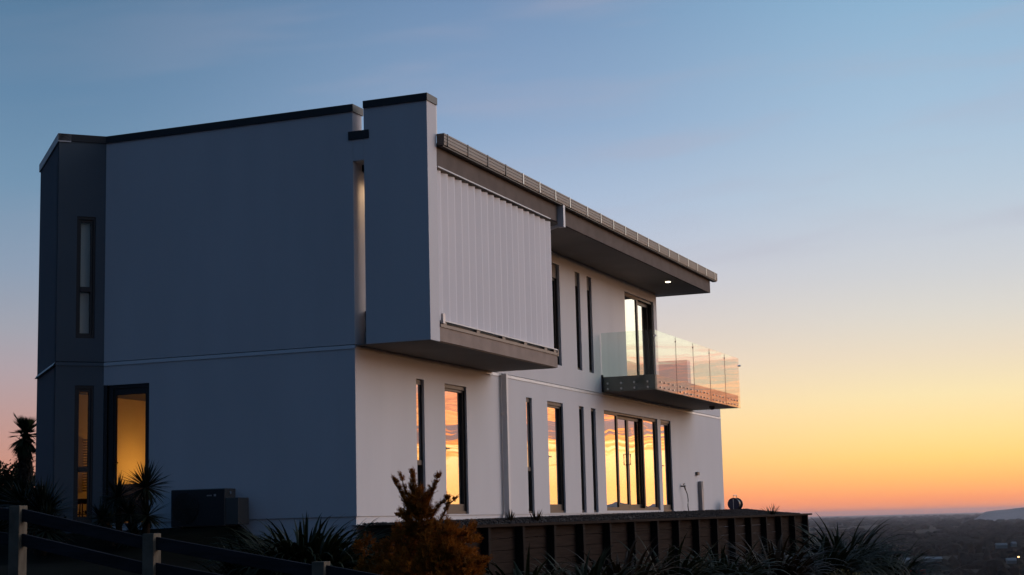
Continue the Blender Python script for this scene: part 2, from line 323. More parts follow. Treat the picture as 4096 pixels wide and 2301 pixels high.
# floors / ceilings / partitions
PL = [(.31, .31), (23.0, .31), (23.0, 6.98), (1.35, 6.98), (-.2, 5.4), (.31, 4.9)]; PU = [(.34, .31), (16.9, .31), (16.9, 6.98), (1.35, 6.98), (-.2, 5.4), (.34, 4.9)]
b = MB(); b.prism(PL, -.08, -.01); b.build('floor', intf, house)
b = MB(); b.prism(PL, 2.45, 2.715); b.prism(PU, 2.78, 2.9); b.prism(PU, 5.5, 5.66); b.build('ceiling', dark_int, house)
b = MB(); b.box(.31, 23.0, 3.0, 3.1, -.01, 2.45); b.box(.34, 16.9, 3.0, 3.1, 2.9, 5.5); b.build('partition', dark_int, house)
b = MB(); b.box(4.6, 4.7, 3.11, 6.98, -.01, 2.45); b.box(.32, 4.6, 3.11, 3.16, -.01, 2.45); b.box(1.4, 4.6, 6.93, 6.98, -.01, 2.45)
b.obox(FC, .02, 2.4, .21, .23, -.01, 2.45); b.build('room_wall', intw, house)

# ---- windows
def window(fr, u0, u1, z0, z1, pw=.03, d0=.06, step=.04, sash=0, sw=.06, bot=None, top=None, mull=None, handle=None, hside=0, g=None, parent=None, name='window', dglass=None, fm=None):
    g = g or gwin; parent = parent or house
    f = MB(); e = .001
    def ring(a, b_, c, d, wl, wr, wb, wt, da, db):
        f.obox(fr, a, a+wl, da, db, c, d); f.obox(fr, b_-wr, b_, da, db, c, d)
        f.obox(fr, a+wl, b_-wr, da+e, db, c, c+wb); f.obox(fr, a+wl, b_-wr, da+e, db, d-wt, d)
    d1 = d0+step
    ring(u0, u1, z0, z1, pw, pw, bot or pw, top or pw, d0, d0+step+.09)
    a, b_, c, d = u0+pw, u1-pw, z0+(bot or pw), z1-(top or pw)
    dg = d1
    if sash:
        ring(a+e, b_-e, c+e, d-e, sw, sw, sash if sash > 0 else sw, sw*1.1, d1, d1+.07)
        a, b_, c, d = a+sw, b_-sw, c+sash, d-sw*1.1; dg = d1+.03
    if mull: f.obox(fr, a, b_, d0+.004, d1+.05, mull-.042, mull+.042)
    o = f.build(name, fm or frm, parent)
    dgl = dglass or dg
    if mull:
        MB().obox(fr, a, b_, dgl, dgl+.01, mull+.042, d).build('pane', g, o)
        f2 = MB(); f2.obox(fr, a, b_, dgl+.03, dgl+.04, c, mull-.042); f2.build('pane', g, o)
    else: MB().obox(fr, a, b_, dgl, dgl+.01, c, d).build('pane', g, o)
    if handle:
        h = MB(); hu = (u0+pw+sw*.5) if hside == 0 else (u1-pw-sw*.5); s_ = 1 if hside == 0 else -1
        h.obox(fr, hu-.015, hu+.015, d1-.05, d1, handle-.05, handle+.03)
        h.obox(fr, min(hu, hu+.13*s_), max(hu, hu+.13*s_), d1-.07, d1-.05, handle-.011, handle+.011)
        h.build('handle', blkm, o)
    return o
for i, h in enumerate(LW):
    if i in (0, 2): window(FF, h[0], h[1], h[2], h[3], pw=.02, d0=.045, step=.015, mull=.92, top=.09, bot=.04)
    elif i in (4, 5): window(FF, h[0], h[1], h[2], h[3], pw=.02, d0=.05, step=.045, top=.06, bot=.05)
    elif i in (1, 3, 7): window(FF, h[0], h[1], h[2], h[3], pw=.02, d0=.035, step=.03, sash=.13, sw=.04, handle=1.2, bot=.05, top=.07, name='glazed_door')
h = LW[6]
f = MB(); f.box(h[0], h[0]+.04, .04, .24, h[2], h[3]); f.box(h[1]-.04, h[1], .04, .24, h[2], h[3]); f.box(h[0]+.04, h[1]-.04, .041, .24, h[3]-.05, h[3]); f.box(h[0]+.04, h[1]-.04, .03, .24, h[2], h[2]+.05)
sl = f.build('sliding_door', frm, house)
zA, zB = h[2]+.05, h[3]-.05
def leaf(a, b_, d, sl_, sr_, par, nm='door_leaf', hand=None, zA=zA, zB=zB, sb=.10, st=.08, g=gwin):
    f = MB(); f.box(a, a+sl_, d, d+.05, zA, zB); f.box(b_-sr_, b_, d, d+.05, zA, zB); f.box(a+sl_, b_-sr_, d+.002, d+.05, zA, zA+sb); f.box(a+sl_, b_-sr_, d+.002, d+.05, zB-st, zB)
    if hand:
        f.tube([(hand, d, 1.17), (hand, d-.06, 1.17), (hand, d-.06, 1.43), (hand, d, 1.43)], .014, 6)
    o = f.build(nm, frm, par); MB().box(a+sl_, b_-sr_, d+.025, d+.033, zA+sb, zB-st).build('pane', g, par); return o
leaf(12.60, 13.70, .045, .03, .10, sl, 'fixed_leaf', sb=.03, st=.03)
leaf(13.60, 14.73, .13, .08, .08, sl, hand=14.69)
leaf(14.732, 15.80, .13, .06, .08, sl)
leaf(15.68, 16.81, .045, .09, .05, sl, 'fixed_leaf', sb=.03, st=.03)
# upper windows
window(FF, 8.8, 9.79, 3.2, 5.43, pw=.03, d0=.06, step=.04, sash=.08, sw=.05, top=.3)
window(FF, 10.81, 11.135, 3.2, 5.43, pw=.02, d0=.05, step=.045, top=.3, bot=.06)
window(FF, 11.62, 11.945, 3.2, 5.43, pw=.02, d0=.05, step=.045, top=.3, bot=.06)
window(FF, 2.4, 4.9, 3.05, 5.2, pw=.05, d0=.06, step=.04, sash=.08, sw=.06, name='loggia_door')
f = MB(); f.box(14.45, 14.49, .05, .24, 3.14, 5.43); f.box(16.84, 16.89, .05, .24, 3.14, 5.43); f.box(14.49, 16.84, .051, .24, 5.37, 5.43); f.box(14.49, 16.84, .04, .24, 3.14, 3.19)
ud = f.build('balcony_door', frm, house)
leaf(14.49, 15.70, .06, .03, .11, ud, 'fixed_leaf', zA=3.19, zB=5.37, sb=.04, st=.03)
leaf(15.60, 16.84, .14, .08, .10, ud, 'door_leaf', zA=3.19, zB=5.37, hand=None, sb=.08, st=.09)
# end wall door, lit from the room
f = MB(); f.obox(FL, 3.947, 4.80, .03, .10, 2.30, 2.36); f.obox(FL, 3.947, 3.99, .03, .10, 0, 2.30); f.obox(FL, 4.70, 4.80, .03, .10, 0, 2.30); f.obox(FL, 4.80, 4.875, -.006, .08, 0, 2.365)
f.obox(FL, 3.99, 4.054, .05, .10, .02, 2.30); f.obox(FL, 4.66, 4.70, .05, .10, .02, 2.30); f.obox(FL, 4.054, 4.66, .052, .10, 2.18, 2.30); f.obox(FL, 4.054, 4.66, .052, .10, .02, .16)
dr = f.build('glazed_door', capm, house)
MB().obox(FL, 4.054, 4.66, .07, .078, .16, 2.18).build('pane', gclear, dr)
hd = MB(); hd.obox(FL, 4.665, 4.69, .0, .05, .98, 1.06); hd.obox(FL, 4.56, 4.69, -.02, .0, 1.01, 1.03); hd.build('handle', blkm, dr)
window(FB, .166, .487, 0.0, 2.36, pw=.035, d0=.02, step=.03, sash=.06, sw=.045, top=.05, bot=.06, mull=.925, g=gclear, name='bay_window', fm=capm)
bw = window(FB, .166, .487, 3.18, 5.32, pw=.035, d0=.02, step=.03, sash=.05, sw=.04, top=.05, bot=.04, mull=4.04, g=gclear, name='bay_window', fm=capm)
f = MB(); f.obox(FB, .21, .45, .17, .18, 3.25, 5.25); f.build('blind', curt, bw)

# ---- roof
b = MB(); b.box(.365, 17.58, -1.353, .29, 5.68, 5.70); b.build('soffit', soff, house)
b = MB(); b.box(.365, 17.58, -1.356, -1.30, 5.66, 6.02); b.box(17.55, 17.582, -1.30, 7.2, 5.66, 6.0); b.build('fascia', fasr, house)
MB().box(.365, 17.57, -1.358, -1.357, 5.945, 6.02).build('shadow_gap', blkm, house) if False else MB().box(.365, 17.84, -1.47, -1.358, 5.975, 5.998).build('gutter_shadow_strip', blkm, house)  # black strip standing in for the shadow below the gutter
b = MB(); b.add([(.365, -1.3, 6.02), (17.6, -1.3, 6.02), (17.6, 7.1, 6.30), (1.2, 7.1, 6.30), (.365, 6.2, 6.27), (.365, -1.3, 6.07), (17.6, -1.3, 6.07), (17.6, 7.1, 6.35), (1.2, 7.1, 6.35), (.365, 6.2, 6.32)],
      [(0, 4, 3, 2, 1), (5, 6, 7, 8, 9), (0, 1, 6, 5), (1, 2, 7, 6), (2, 3, 8, 7), (3, 4, 9, 8), (4, 0, 5, 9)]); b.build('roof', roofm, house)
# gutter with seams and joint straps
b = MB()
prof = [(-1.36, 6.01), (-1.49, 6.00), (-1.494, 6.045), (-1.488, 6.05), (-1.494, 6.055), (-1.494, 6.10), (-1.488, 6.105), (-1.494, 6.11), (-1.494, 6.155), (-1.488, 6.16), (-1.497, 6.165), (-1.497, 6.192), (-1.36, 6.192)]
n_ = len(prof); b.add([(.36, y, z) for y, z in prof]+[(17.85, y, z) for y, z in prof], [(i, i+n_, (i+1) % n_+n_, (i+1) % n_) for i in range(n_)]+[tuple(range(n_)), tuple(range(n_, 2*n_))[::-1]])
gt = b.build('gutter', gutm, house)
for k, X in enumerate([.50, 1.347, 2.217, 3.052, 3.898, 4.745, 5.603, 6.42, 7.475, 8.324, 9.159, 9.992, 10.854, 11.669, 12.508, 13.347, 14.161, 15.022, 15.877, 16.726, 17.567]):
    s_ = MB(); s_.box(X-.012, X+.012, -1.503, -1.35, 5.995, 6.20); s_.build('gutter_strap', steel if k > 3 else frm, gt)
# block end of beam / rain head beside the screen
b = MB(); b.box(6.05, 6.15, -1.485, -1.357, 5.55, 5.99); b.build('rain_head', pipew, house)
b = MB(); b.tube([(6.09, -1.40, 5.60), (6.09, -1.1, 5.52), (6.09, -.15, 5.45), (6.09, -.06, 5.2), (6.09, -.06, 2.98)], .035, 10); b.build('overflow_pipe', pipew, house)
# ---- cantilevered box (loggia) with vertical blade screen
b = MB(); b.box(.362, 5.83, -1.355, -.002, 2.77, 3.0); b.build('loggia_spandrel', fasm, house)
MB().box(.365, 5.79, -1.235, -.004, 3.002, 3.025).build('loggia_dark_floor', timber, house); MB().box(.47, 5.78, -1.30, -1.29, 3.05, 3.125).build('gap_shade_strip', blkm, house)  # dark floor and black strip added as shade in the gaps below the screen
b = MB(); b.box(.03, 5.80, -1.32, -.004, 2.757, 2.769); b.build('loggia_soffit', soff, house)
b = MB(); b.box(.362, 5.85, -1.372, -1.24, 3.0, 3.05); b.box(5.80, 5.86, -1.374, -1.24, 2.985, 3.12); b.build('loggia_ledge', gutm, house)
scr = empty('blade_screen'); scr.parent = house
b = MB(); b.box(.39, 5.66, -1.365, -1.34, 5.645, 5.662); b.build('top_rail', pipew, scr)
b = MB(); b.box(.42, 5.78, -1.385, -1.33, 3.098, 3.118); b.build('bottom_rail', pipew, scr)
for X in (.46, 1.85, 3.0, 4.05, 5.1, 5.6): MB().box(X, X+.14, -1.37, -1.25, 3.052, 3.097).build('bracket', gutm, scr)
MB().box(.40, .48, -1.40, -1.357, 3.06, 3.22).build('end_bracket', flash, scr)
A = radians(-25); NBL = 19; sp = (5.60-.43)/(NBL-1)
me0 = None
for k in range(NBL):
    if me0 is None:
        b = MB(); pts = []; n_ = 12; hw = .128
        for i in range(n_+1):
            t = -1+2*i/n_; pts.append((t*hw, .0015*(1-t*t)+.0015))
        for i in range(n_-1, 0, -1):
            t = -1+2*i/n_; pts.append((t*hw, -.0015*(1-t*t)-.0015))
        P2 = [(p[0]*cos(A)-p[1]*sin(A), p[0]*sin(A)+p[1]*cos(A)) for p in pts]
        b.prism(P2, 0, 2.50); o = b.build('blade', screenm, scr, smooth=False); me0 = o.data
    else:
        o = bpy.data.objects.new('blade', me0); COL.objects.link(o); o.parent = scr
    o.location = (.49+k*sp, -1.255, 3.125)
    o.rotation_euler = (0, 0, radians(random.uniform(-1.5, 1.5)))
# glass guard inside the loggia, seen in the slot
MB().box(.36, .37, -.17, -.005, 3.0, 3.35).build('guard', blkm, house)
# ---- downpipe
b = MB(); b.box(6.19, 6.275, -.135, -.03, -.3, 2.755); dp = b.build('downpipe', pipew, house)
MB().box(6.18, 6.19, -.1, -.0, 1.95, 1.99).build('clip', steel, dp)
for X in (5.3,): MB().add([(X, -.03, 2.70), (X+.45, -.03, 2.70), (X+.45, -.06, 2.69), (X, -.06, 2.69)], [(0, 1, 2, 3)]).build('drip_edge', flash, house)

# ---- balcony
bal = empty('balcony'); bal.parent = house
BX0, BX1, BY = 12.50, 20.36, -1.29
b = MB(); b.box(BX0, BX1, BY, -.031, 2.82, 3.15); b.build('slab_edge', fasm, bal)
b = MB(); b.box(BX0+.02, BX1-.02, BY+.02, -.032, 2.806, 2.818); b.build('soffit', soff, bal)
edges = [12.485, 14.19, 15.745, 17.305, 18.865, 20.42]
for i in range(5):
    MB().box(edges[i]+.008, edges[i+1]-.008, -1.335, -1.322, 2.80, 4.18).build('glass_panel', gbal, bal)
    w_ = edges[i+1]-edges[i]
    for q in range(4):
        X = edges[i]+w_*(.19+.2067*q)
        for z in (2.865, 2.99):
            b = MB(); b.tube([(X, -1.29, z), (X, -1.345, z)], .022, 10); b.build('standoff', steel, bal)
    if i: b = MB(); b.tube([(edges[i], -1.31, 4.06), (edges[i], -1.345, 4.06)], .018, 10); b.build('clamp', steel, bal); MB().box(edges[i]-.006, edges[i]+.006, -1.334, -1.323, 2.82, 4.16).build('joint_seal', frm, bal)
MB().box(12.44, 12.453, -1.30, -.03, 2.80, 4.18).build('glass_panel', gbal, bal)
MB().box(20.43, 20.443, -1.31, -.03, 2.80, 4.18).build('glass_panel', gbal, bal)
for Y in (-.154, -.48, -.803, -1.125):
    for z in (2.862, 2.99):
        b = MB(); b.tube([(12.50, Y, z), (12.43, Y, z)], .024, 10); b.build('standoff', steel, bal)
b = MB(); b.tube([(12.50, -1.30, 4.04), (12.43, -1.36, 4.04)], .025, 8); b.build('clamp', steel, bal)
b = MB(); b.tube([(20.40, -1.30, 3.98), (20.47, -1.36, 3.98)], .025, 8); b.build('clamp', steel, bal)
MB().box(12.452, 12.499, -.04, -.002, 2.80, 3.20).build('wall_bracket', frm, bal)
# privacy wall and roof terrace beyond
b = MB(); b.box(20.0, 20.31, 0.02, 5.2, 3.0, 4.19); b.build('terrace_wall', plaster, house)
b = MB(); b.box(17.16, 23.33, .0, 7.0, 2.772, 3.0); b.build('terrace_slab', plaster, house)
# dome camera
b = MB()
for (z, rr_) in ((2.806, .085), (2.77, .085), (2.745, .07), (2.72, .05), (2.70, .025)): pass
b.tube([(19.0, -.9, 2.806), (19.0, -.9, 2.765), (19.0, -.9, 2.735), (19.0, -.9, 2.71), (19.0, -.9, 2.70)], [.085, .085, .07, .045, .01], 16); b.build('dome_camera', blkm, house)
# downlight
b = MB(); b.tube([(.55, -.5, 5.681), (.55, -.5, 5.662)], .06, 16); dl2 = b.build('downlight', lampm, house)
b = MB(); b.tube([(15.14, -.925, 5.681), (15.14, -.925, 5.662)], .06, 20); dl = b.build('downlight', lampm, house)
def point(name, loc, en, colr, rad=.05, par=None, spot=None):
    l = bpy.data.lights.new(name, 'SPOT' if spot else 'POINT'); l.energy = en; l.color = colr; l.shadow_soft_size = rad
    if spot: l.spot_size = spot; l.spot_blend = .6
    o = bpy.data.objects.new(name, l); COL.objects.link(o); o.location = loc
    if par: o.parent = par
    return o
point('downlight_bulb', (15.14, -.925, 5.652), 16, (1, .62, .25), .04, dl, spot=radians(165))

point('loggia_bulb', (.55, -.42, 5.65), 17, (1, .66, .36), .05, dl2, spot=radians(160))
# ---- outlet, conduit, tap on the long wall
o = MB().box(20.30, 20.50, -.07, -.001, 1.01, 1.10).build('outlet_box', gutm, bevel=.008); tag(o, 'small grey outlet box on the white wall above the vertical conduit', 'outlet box')
t_ = empty('conduit', (20.6, -.05, 0)); tag(t_, 'vertical grey service conduit standing against the white wall at the far end', 'conduit')
o = MB().box(-.09, .09, -.06, .045, -.12, .84).build('casing', pipeg, t_, bevel=.01); MB().box(.02, .12, -.075, .045, .64, .85).build('cap', pipew, t_, bevel=.01)
t_ = empty('garden_tap', (18.8, -.0, .69)); tag(t_, 'dark garden tap on the white wall with a hose hanging from it', 'tap')
b = MB(); b.tube([(0, -.005, 0), (0, -.13, .0)], .02, 8); b.tube([(0, -.10, .0), (0.02, -.12, -.10)], .02, 8); b.build('body', blkm, t_)
b = MB(); b.tube([(-.07, -.09, .05), (.07, -.09, .07)], .014, 8); b.tube([(0, -.09, 0), (0, -.09, .06)], .01, 6); b.build('lever', blkm, t_)
b = MB(); P = [(18.82, -.12, .6), (18.9, -.14, .48), (19.0, -.13, .33), (19.0, -.12, .15), (19.05, -.13, 0), (19.15, -.16, -.05), (19.6, -.35, -.02), (20.6, -.5, -.0), (21.8, -.45, .02), (22.6, -.35, .03)]
PP = []
for i in range(len(P)-1):
    a0, a1 = Vector(P[i]), Vector(P[i+1]); p0 = Vector(P[max(i-1, 0)]); p3 = Vector(P[min(i+2, len(P)-1)])
    for k in range(6):
        t = k/6; PP.append(.5*((2*a0)+(a1-p0)*t+(2*p0-5*a0+4*a1-p3)*t*t+(-p0+3*a0-3*a1+p3)*t**3))
b.tube(PP, .013, 8); o = b.build('garden_hose', hosem, smooth=True); tag(o, 'thin dark garden hose hanging down the white wall from the tap', 'hose')
# hose reel
R_ = empty('hose_reel', (22.85, -.45, .02)); R_.scale = (.72, .72, .74); tag(R_, 'dark blue hose reel with wire handle on the gravel at the house corner', 'hose reel')
for dx, dy in ((-.28, 0), (.28, 0)):
    b = MB(); b.tube([(dx-.03, dy, .26), (dx+.03, dy, .26)], .24, 24); b.build('disc', bluep, R_)
b = MB(); b.tube([(-.25, 0, .26), (.25, 0, .26)], .19, 20); b.build('hose_coil', hosem, R_)
b = MB(); b.tube([(-.31, 0, .02), (-.31, 0, .42), (-.26, 0, .60), (.26, 0, .60), (.31, 0, .42), (.31, 0, .02)], .014, 8); b.build('handle', steel, R_)
b = MB(); b.tube([(-.34, -.2, .012), (.34, -.2, .012)], .012, 6); b.tube([(-.34, .2, .012), (.34, .2, .012)], .012, 6); b.tube([(-.31, -.2, .012), (-.31, .2, .012)], .012, 6); b.tube([(.31, -.2, .012), (.31, .2, .012)], .012, 6); b.build('stand', frm, R_)
# ---- heat pump
ac = empty('heat_pump', (-.28, 2.68, -.1)); tag(ac, 'dark heat pump outdoor unit with round fan on the ground against the blue end wall', 'heat pump')
acm = mat('unit_metal', (.07, .066, .062), .6, var=.08); acf = mat('unit_front', (.012, .013, .016), .6)
o = MB().box(-.165, .17, -.51, .52, 0, .61).build('casing', acm, ac, bevel=.01)
MB().box(-.176, -.166, -.50, .51, .02, .595).build('front_panel', acf, ac)
b = MB(); b.tube([(-.177, .23, .31), (-.185, .23, .31)], .25, 32); b.build('fan_opening', blkm, ac)
b = MB()
for rr_ in (.06, .11, .16, .21, .25): b.tube([(-.20, .23+rr_*cos(2*pi*k/24), .31+rr_*sin(2*pi*k/24)) for k in range(25)], .004, 5, False)
for k in range(4): b.tube([(-.20, .23-.25*cos(pi*k/4), .31-.25*sin(pi*k/4)), (-.20, .23+.25*cos(pi*k/4), .31+.25*sin(pi*k/4))], .004, 5, False)
b.build('fan_guard', blkm, ac)
b = MB(); b.box(-.182, -.177, -.35, -.31, .485, .52)
for k in range(5): b.box(-.182, -.177, -.305+k*.0, -.30, 0, 0) if False else b.box(-.182, -.177, -.19-.02*k-.0, -.178-.02*k, .49, .51)
b.build('badge', steel, ac)
MB().box(-.16, .17, -.76, -.512, .02, .455).build('pipe_cover', acm, ac, bevel=.01)
b = MB(); b.tube([(-.02, -.512, .54), (-.02, -.53, .54)], .025, 12); b.build('service_port', steel, ac)
MB().box(-.15, .15, -.42, -.34, -.12, -.001).build('foot', blkm, ac); MB().box(-.15, .15, .34, .42, -.12, -.001).build('foot', blkm, ac)

# ---- inside the lit room
LX, LY = 1.96, 5.83; CHX, CHY = .85, 5.95
lamp = empty('table_lamp', (3.75, 6.15, .05)); tag(lamp, 'lit lamp at the back of the room behind the glazed end door', 'lamp')
b = MB(); b.tube([(0, 0, .0), (0, 0, .03), (0, 0, .035), (0, 0, .5)], [.10, .10, .012, .012], 12); b.build('stand', frm, lamp)
b = MB(); b.tube([(0, 0, .55), (0, 0, .85)], [.17, .11], 24, caps=False); b.build('lamp_shade', shadem, lamp)
point('bulb', (0, 0, .92), 19, (1, .42, .06), .08, lamp)
bed = empty('day_bed', (2.25, 5.5, 0)); tag(bed, 'low upholstered day bed with pale cushion inside the lit room', 'day bed')
MB().box(-.5, .7, -.9, .9, .1, .42).build('base', chairm, bed, bevel=.03); MB().box(-.48, .68, -.88, .88, .42, .58).build('mattress', bedm, bed, bevel=.05)
MB().box(-.45, .2, -.2, .6, .58, .72).build('cushion', bedm, bed, bevel=.09)
ch = empty('chair', (CHX, CHY, 0)); tag(ch, 'round seated chair on thin legs seen through the bay window', 'chair')
b = MB(); b.tube([(0, 0, .36), (0, 0, .40), (0, 0, .44), (0, 0, .45)], [.12, .2, .24, .22], 18); b.build('seat', chairm, ch)
for a in range(4):
    t = pi/4+a*pi/2; b = MB(); b.tube([(.12*cos(t), .12*sin(t), .38), (.2*cos(t), .2*sin(t), -.01)], .012, 6); b.build('leg', frm, ch)
b = MB(); b.tube([(.16*cos(2*pi*k/12), .16*sin(2*pi*k/12), .18) for k in range(13)], .008, 5, False); b.build('stretcher', frm, ch)
bl_ = MB()
for k in range(20): bl_.box(2.2, 2.215, 6.5, 7.1, .62+k*.05, .655+k*.05)
o = bl_.build('slatted_screen', bedm); tag(o, 'slatted blind panel at the back of the lit room', 'blind'); 

# ================================================================== TERRACE + RETAINING WALL
wd = Vector((cos(-.053), sin(-.053))); wn = Vector((-wd.y, wd.x)); WA = Vector((2.789, -1.789))
def WP(k, d=0): p = WA+wd*1.35*k+wn*d; return (p.x, p.y)
def gz(X): return -.135+.0078*X
def capz(X): return -.181+.0040*X
K0, K1 = -2.1, 14.15
rw = empty('retaining_wall', (*WP(0), -1.8)); tag(rw, 'dark timber retaining wall with upright posts holding the gravel terrace', 'retaining wall')
def rl_(v): return tuple(Vector(v)-rw.location)
def wfr(u, d, z): p = WA+wd*u+wn*d; return rl_((p.x, p.y, z))
for j in range(9):
    b = MB(); z1 = -.232-.2*j
    u0_, u1_ = K0*1.35, K1*1.35-.03
    b.add([wfr(u0_, .15, z1-.192), wfr(u1_, .15, z1-.192+.075), wfr(u1_, .20, z1-.192+.075), wfr(u0_, .20, z1-.192),
           wfr(u0_, .15, z1), wfr(u1_, .15, z1+.075), wfr(u1_, .20, z1+.075), wfr(u0_, .20, z1)],
          [(0, 3, 2, 1), (4, 5, 6, 7), (0, 1, 5, 4), (1, 2, 6, 5), (2, 3, 7, 6), (3, 0, 4, 7)])
    b.build('plank', timber, rw)
pm = None
for k in range(-2, 15):
    if pm is None:
        b = MB(); b.box(-.10, 0, .0, .149, -1.9, 0); o = b.build('post', timberd, rw, bevel=.008); pm = o.data
    else:
        o = bpy.data.objects.new('post', pm); COL.objects.link(o); o.parent = rw
        bb = o.modifiers.new('bevel', 'BEVEL'); bb.width = .008
    p = WP(k); o.location = rl_((p[0], p[1], capz(p[0])-.05)); o.rotation_euler = (random.uniform(-.01, .01), 0, -.053)
b = MB(); b.add([wfr(K0*1.35, -.03, -.232), wfr(K1*1.35+.12, -.03, -.155), wfr(K1*1.35+.12, .22, -.155), wfr(K0*1.35, .22, -.232),
                 wfr(K0*1.35, -.03, -.186), wfr(K1*1.35+.12, -.03, -.108), wfr(K1*1.35+.12, .22, -.108), wfr(K0*1.35, .22, -.186)],
      [(0, 3, 2, 1), (4, 5, 6, 7), (0, 1, 5, 4), (1, 2, 6, 5), (2, 3, 7, 6), (3, 0, 4, 7)]); b.build('capping_board', timber, rw)
b = MB(); b.add([wfr(K1*1.35-.03, .2, -2.2), wfr(K1*1.35-.03, .2, -.16), wfr(K1*1.35+4, 1.9, -.16), wfr(K1*1.35+4, 1.9, -2.2), wfr(K1*1.35-.03, .25, -2.2), wfr(K1*1.35-.03, .25, -.16), wfr(K1*1.35+4, 1.95, -.16), wfr(K1*1.35+4, 1.95, -2.2)],
      [(0, 1, 2, 3), (4, 7, 6, 5), (1, 5, 6, 2), (0, 3, 7, 4), (0, 4, 5, 1), (3, 2, 6, 7)])
b.add([wfr(K0*1.35, .2, -2.2), wfr(K0*1.35, .2, -.2), wfr(K0*1.35, 1.5, -.2), wfr(K0*1.35, 1.5, -2.2), wfr(K0*1.35+.05, .2, -2.2), wfr(K0*1.35+.05, .2, -.2), wfr(K0*1.35+.05, 1.5, -.2), wfr(K0*1.35+.05, 1.5, -2.2)],
      [(0, 1, 2, 3), (4, 7, 6, 5), (1, 5, 6, 2), (0, 3, 7, 4), (0, 4, 5, 1), (3, 2, 6, 7)])
b.build('return_panel', timber, rw)
# gravel bed
def sstep(x, a, b_): t = max(0, min(1, (x-a)/(b_-a))); return t*t*(3-2*t)

b = MB(); NX, NY = 90, 8
for i in range(NX+1):
    for j in range(NY+1):
        u = K0*1.35+(K1*1.35-K0*1.35+3.2)*i/NX; p = WA+wd*u+wn*.2; ye = p.y if u < K1*1.35 else p.y+(u-K1*1.35)*.42
        x = p.x; y = ye+(.1-ye)*j/NY; t = j/NY
        zc = (-.186+.0040*x)+.012 if False else -.21+.0040*x
        q5 = min(1, t*(5-3.6*sstep(x, 6, 18))); z = zc*(1-q5)+(gz(x)+(-.01 if t < .9 else 0))*q5+.012*noise.noise(Vector((x*3, y*3, 0)))
        b.v.append((x, y, z))
for i in range(NX):
    for j in range(NY):
        a = i*(NY+1)+j; b.f.append((a, a+NY+1, a+NY+2, a+1))
kind(b.build('terrace_ground', gravelm), 'structure')
b = MB()
for k in range(9000):
    u = random.uniform(K0*1.35, K1*1.35+2.8); p = WA+wd*u; ye = p.y+.24 if u < K1*1.35 else p.y+.24+(u-K1*1.35)*.42
    t = random.random()**1.3; y = ye+(-.02-ye)*t; x = p.x; tt = (y-(ye-.04))/(.1-ye)
    zc = -.21+.0040*x; q5 = max(0, min(1, tt*(5-3.6*sstep(x, 6, 18)))); z = zc*(1-q5)+gz(x)*q5
    s = random.uniform(.012, .03); a = random.uniform(0, 6.28)
    vs = []
    for (px, py, pz) in ((1, 0, 0), (0, 1, 0), (-1, 0, 0), (0, -1, 0), (0, 0, 1), (0, 0, -1)):
        q = s*random.uniform(.7, 1.3); vs.append((x+(px*cos(a)-py*sin(a))*q, y+(px*sin(a)+py*cos(a))*q, z+s*.45+pz*q*.7))
    b.add(vs, [(0, 1, 4), (1, 2, 4), (2, 3, 4), (3, 0, 4), (1, 0, 5), (2, 1, 5), (3, 2, 5), (0, 3, 5)])
kind(b.build('gravel', gravelm), 'stuff')

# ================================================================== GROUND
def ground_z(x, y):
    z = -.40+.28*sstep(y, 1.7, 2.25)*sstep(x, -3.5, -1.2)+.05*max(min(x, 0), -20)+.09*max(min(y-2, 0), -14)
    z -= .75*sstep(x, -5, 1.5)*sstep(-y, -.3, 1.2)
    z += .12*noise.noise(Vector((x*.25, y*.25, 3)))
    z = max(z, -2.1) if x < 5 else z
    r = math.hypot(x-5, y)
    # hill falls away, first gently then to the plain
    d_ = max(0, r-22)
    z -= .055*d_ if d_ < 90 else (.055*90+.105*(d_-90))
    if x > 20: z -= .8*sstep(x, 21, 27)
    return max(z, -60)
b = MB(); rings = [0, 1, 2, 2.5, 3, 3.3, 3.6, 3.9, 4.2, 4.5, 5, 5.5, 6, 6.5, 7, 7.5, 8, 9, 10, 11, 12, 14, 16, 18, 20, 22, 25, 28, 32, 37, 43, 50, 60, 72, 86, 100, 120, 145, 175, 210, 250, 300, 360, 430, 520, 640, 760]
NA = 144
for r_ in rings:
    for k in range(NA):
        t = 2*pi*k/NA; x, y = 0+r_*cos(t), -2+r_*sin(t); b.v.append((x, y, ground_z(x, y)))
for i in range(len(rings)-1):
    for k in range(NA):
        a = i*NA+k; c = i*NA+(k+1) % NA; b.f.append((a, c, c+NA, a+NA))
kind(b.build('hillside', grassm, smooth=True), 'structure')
b = MB(); Rr = [500, 1200, 2500, 5000, 10000, 20000, 40000, 70000]
for r_ in Rr:
    for k in range(96): b.v.append((r_*cos(2*pi*k/96), r_*sin(2*pi*k/96), -58.5))
for i in range(len(Rr)-1):
    for k in range(96):
        a = i*96+k; c = i*96+(k+1) % 96; b.f.append((a, c, c+96, a+96))
b.f.append(tuple(range(96))); kind(b.build('plain', plainm), 'structure')
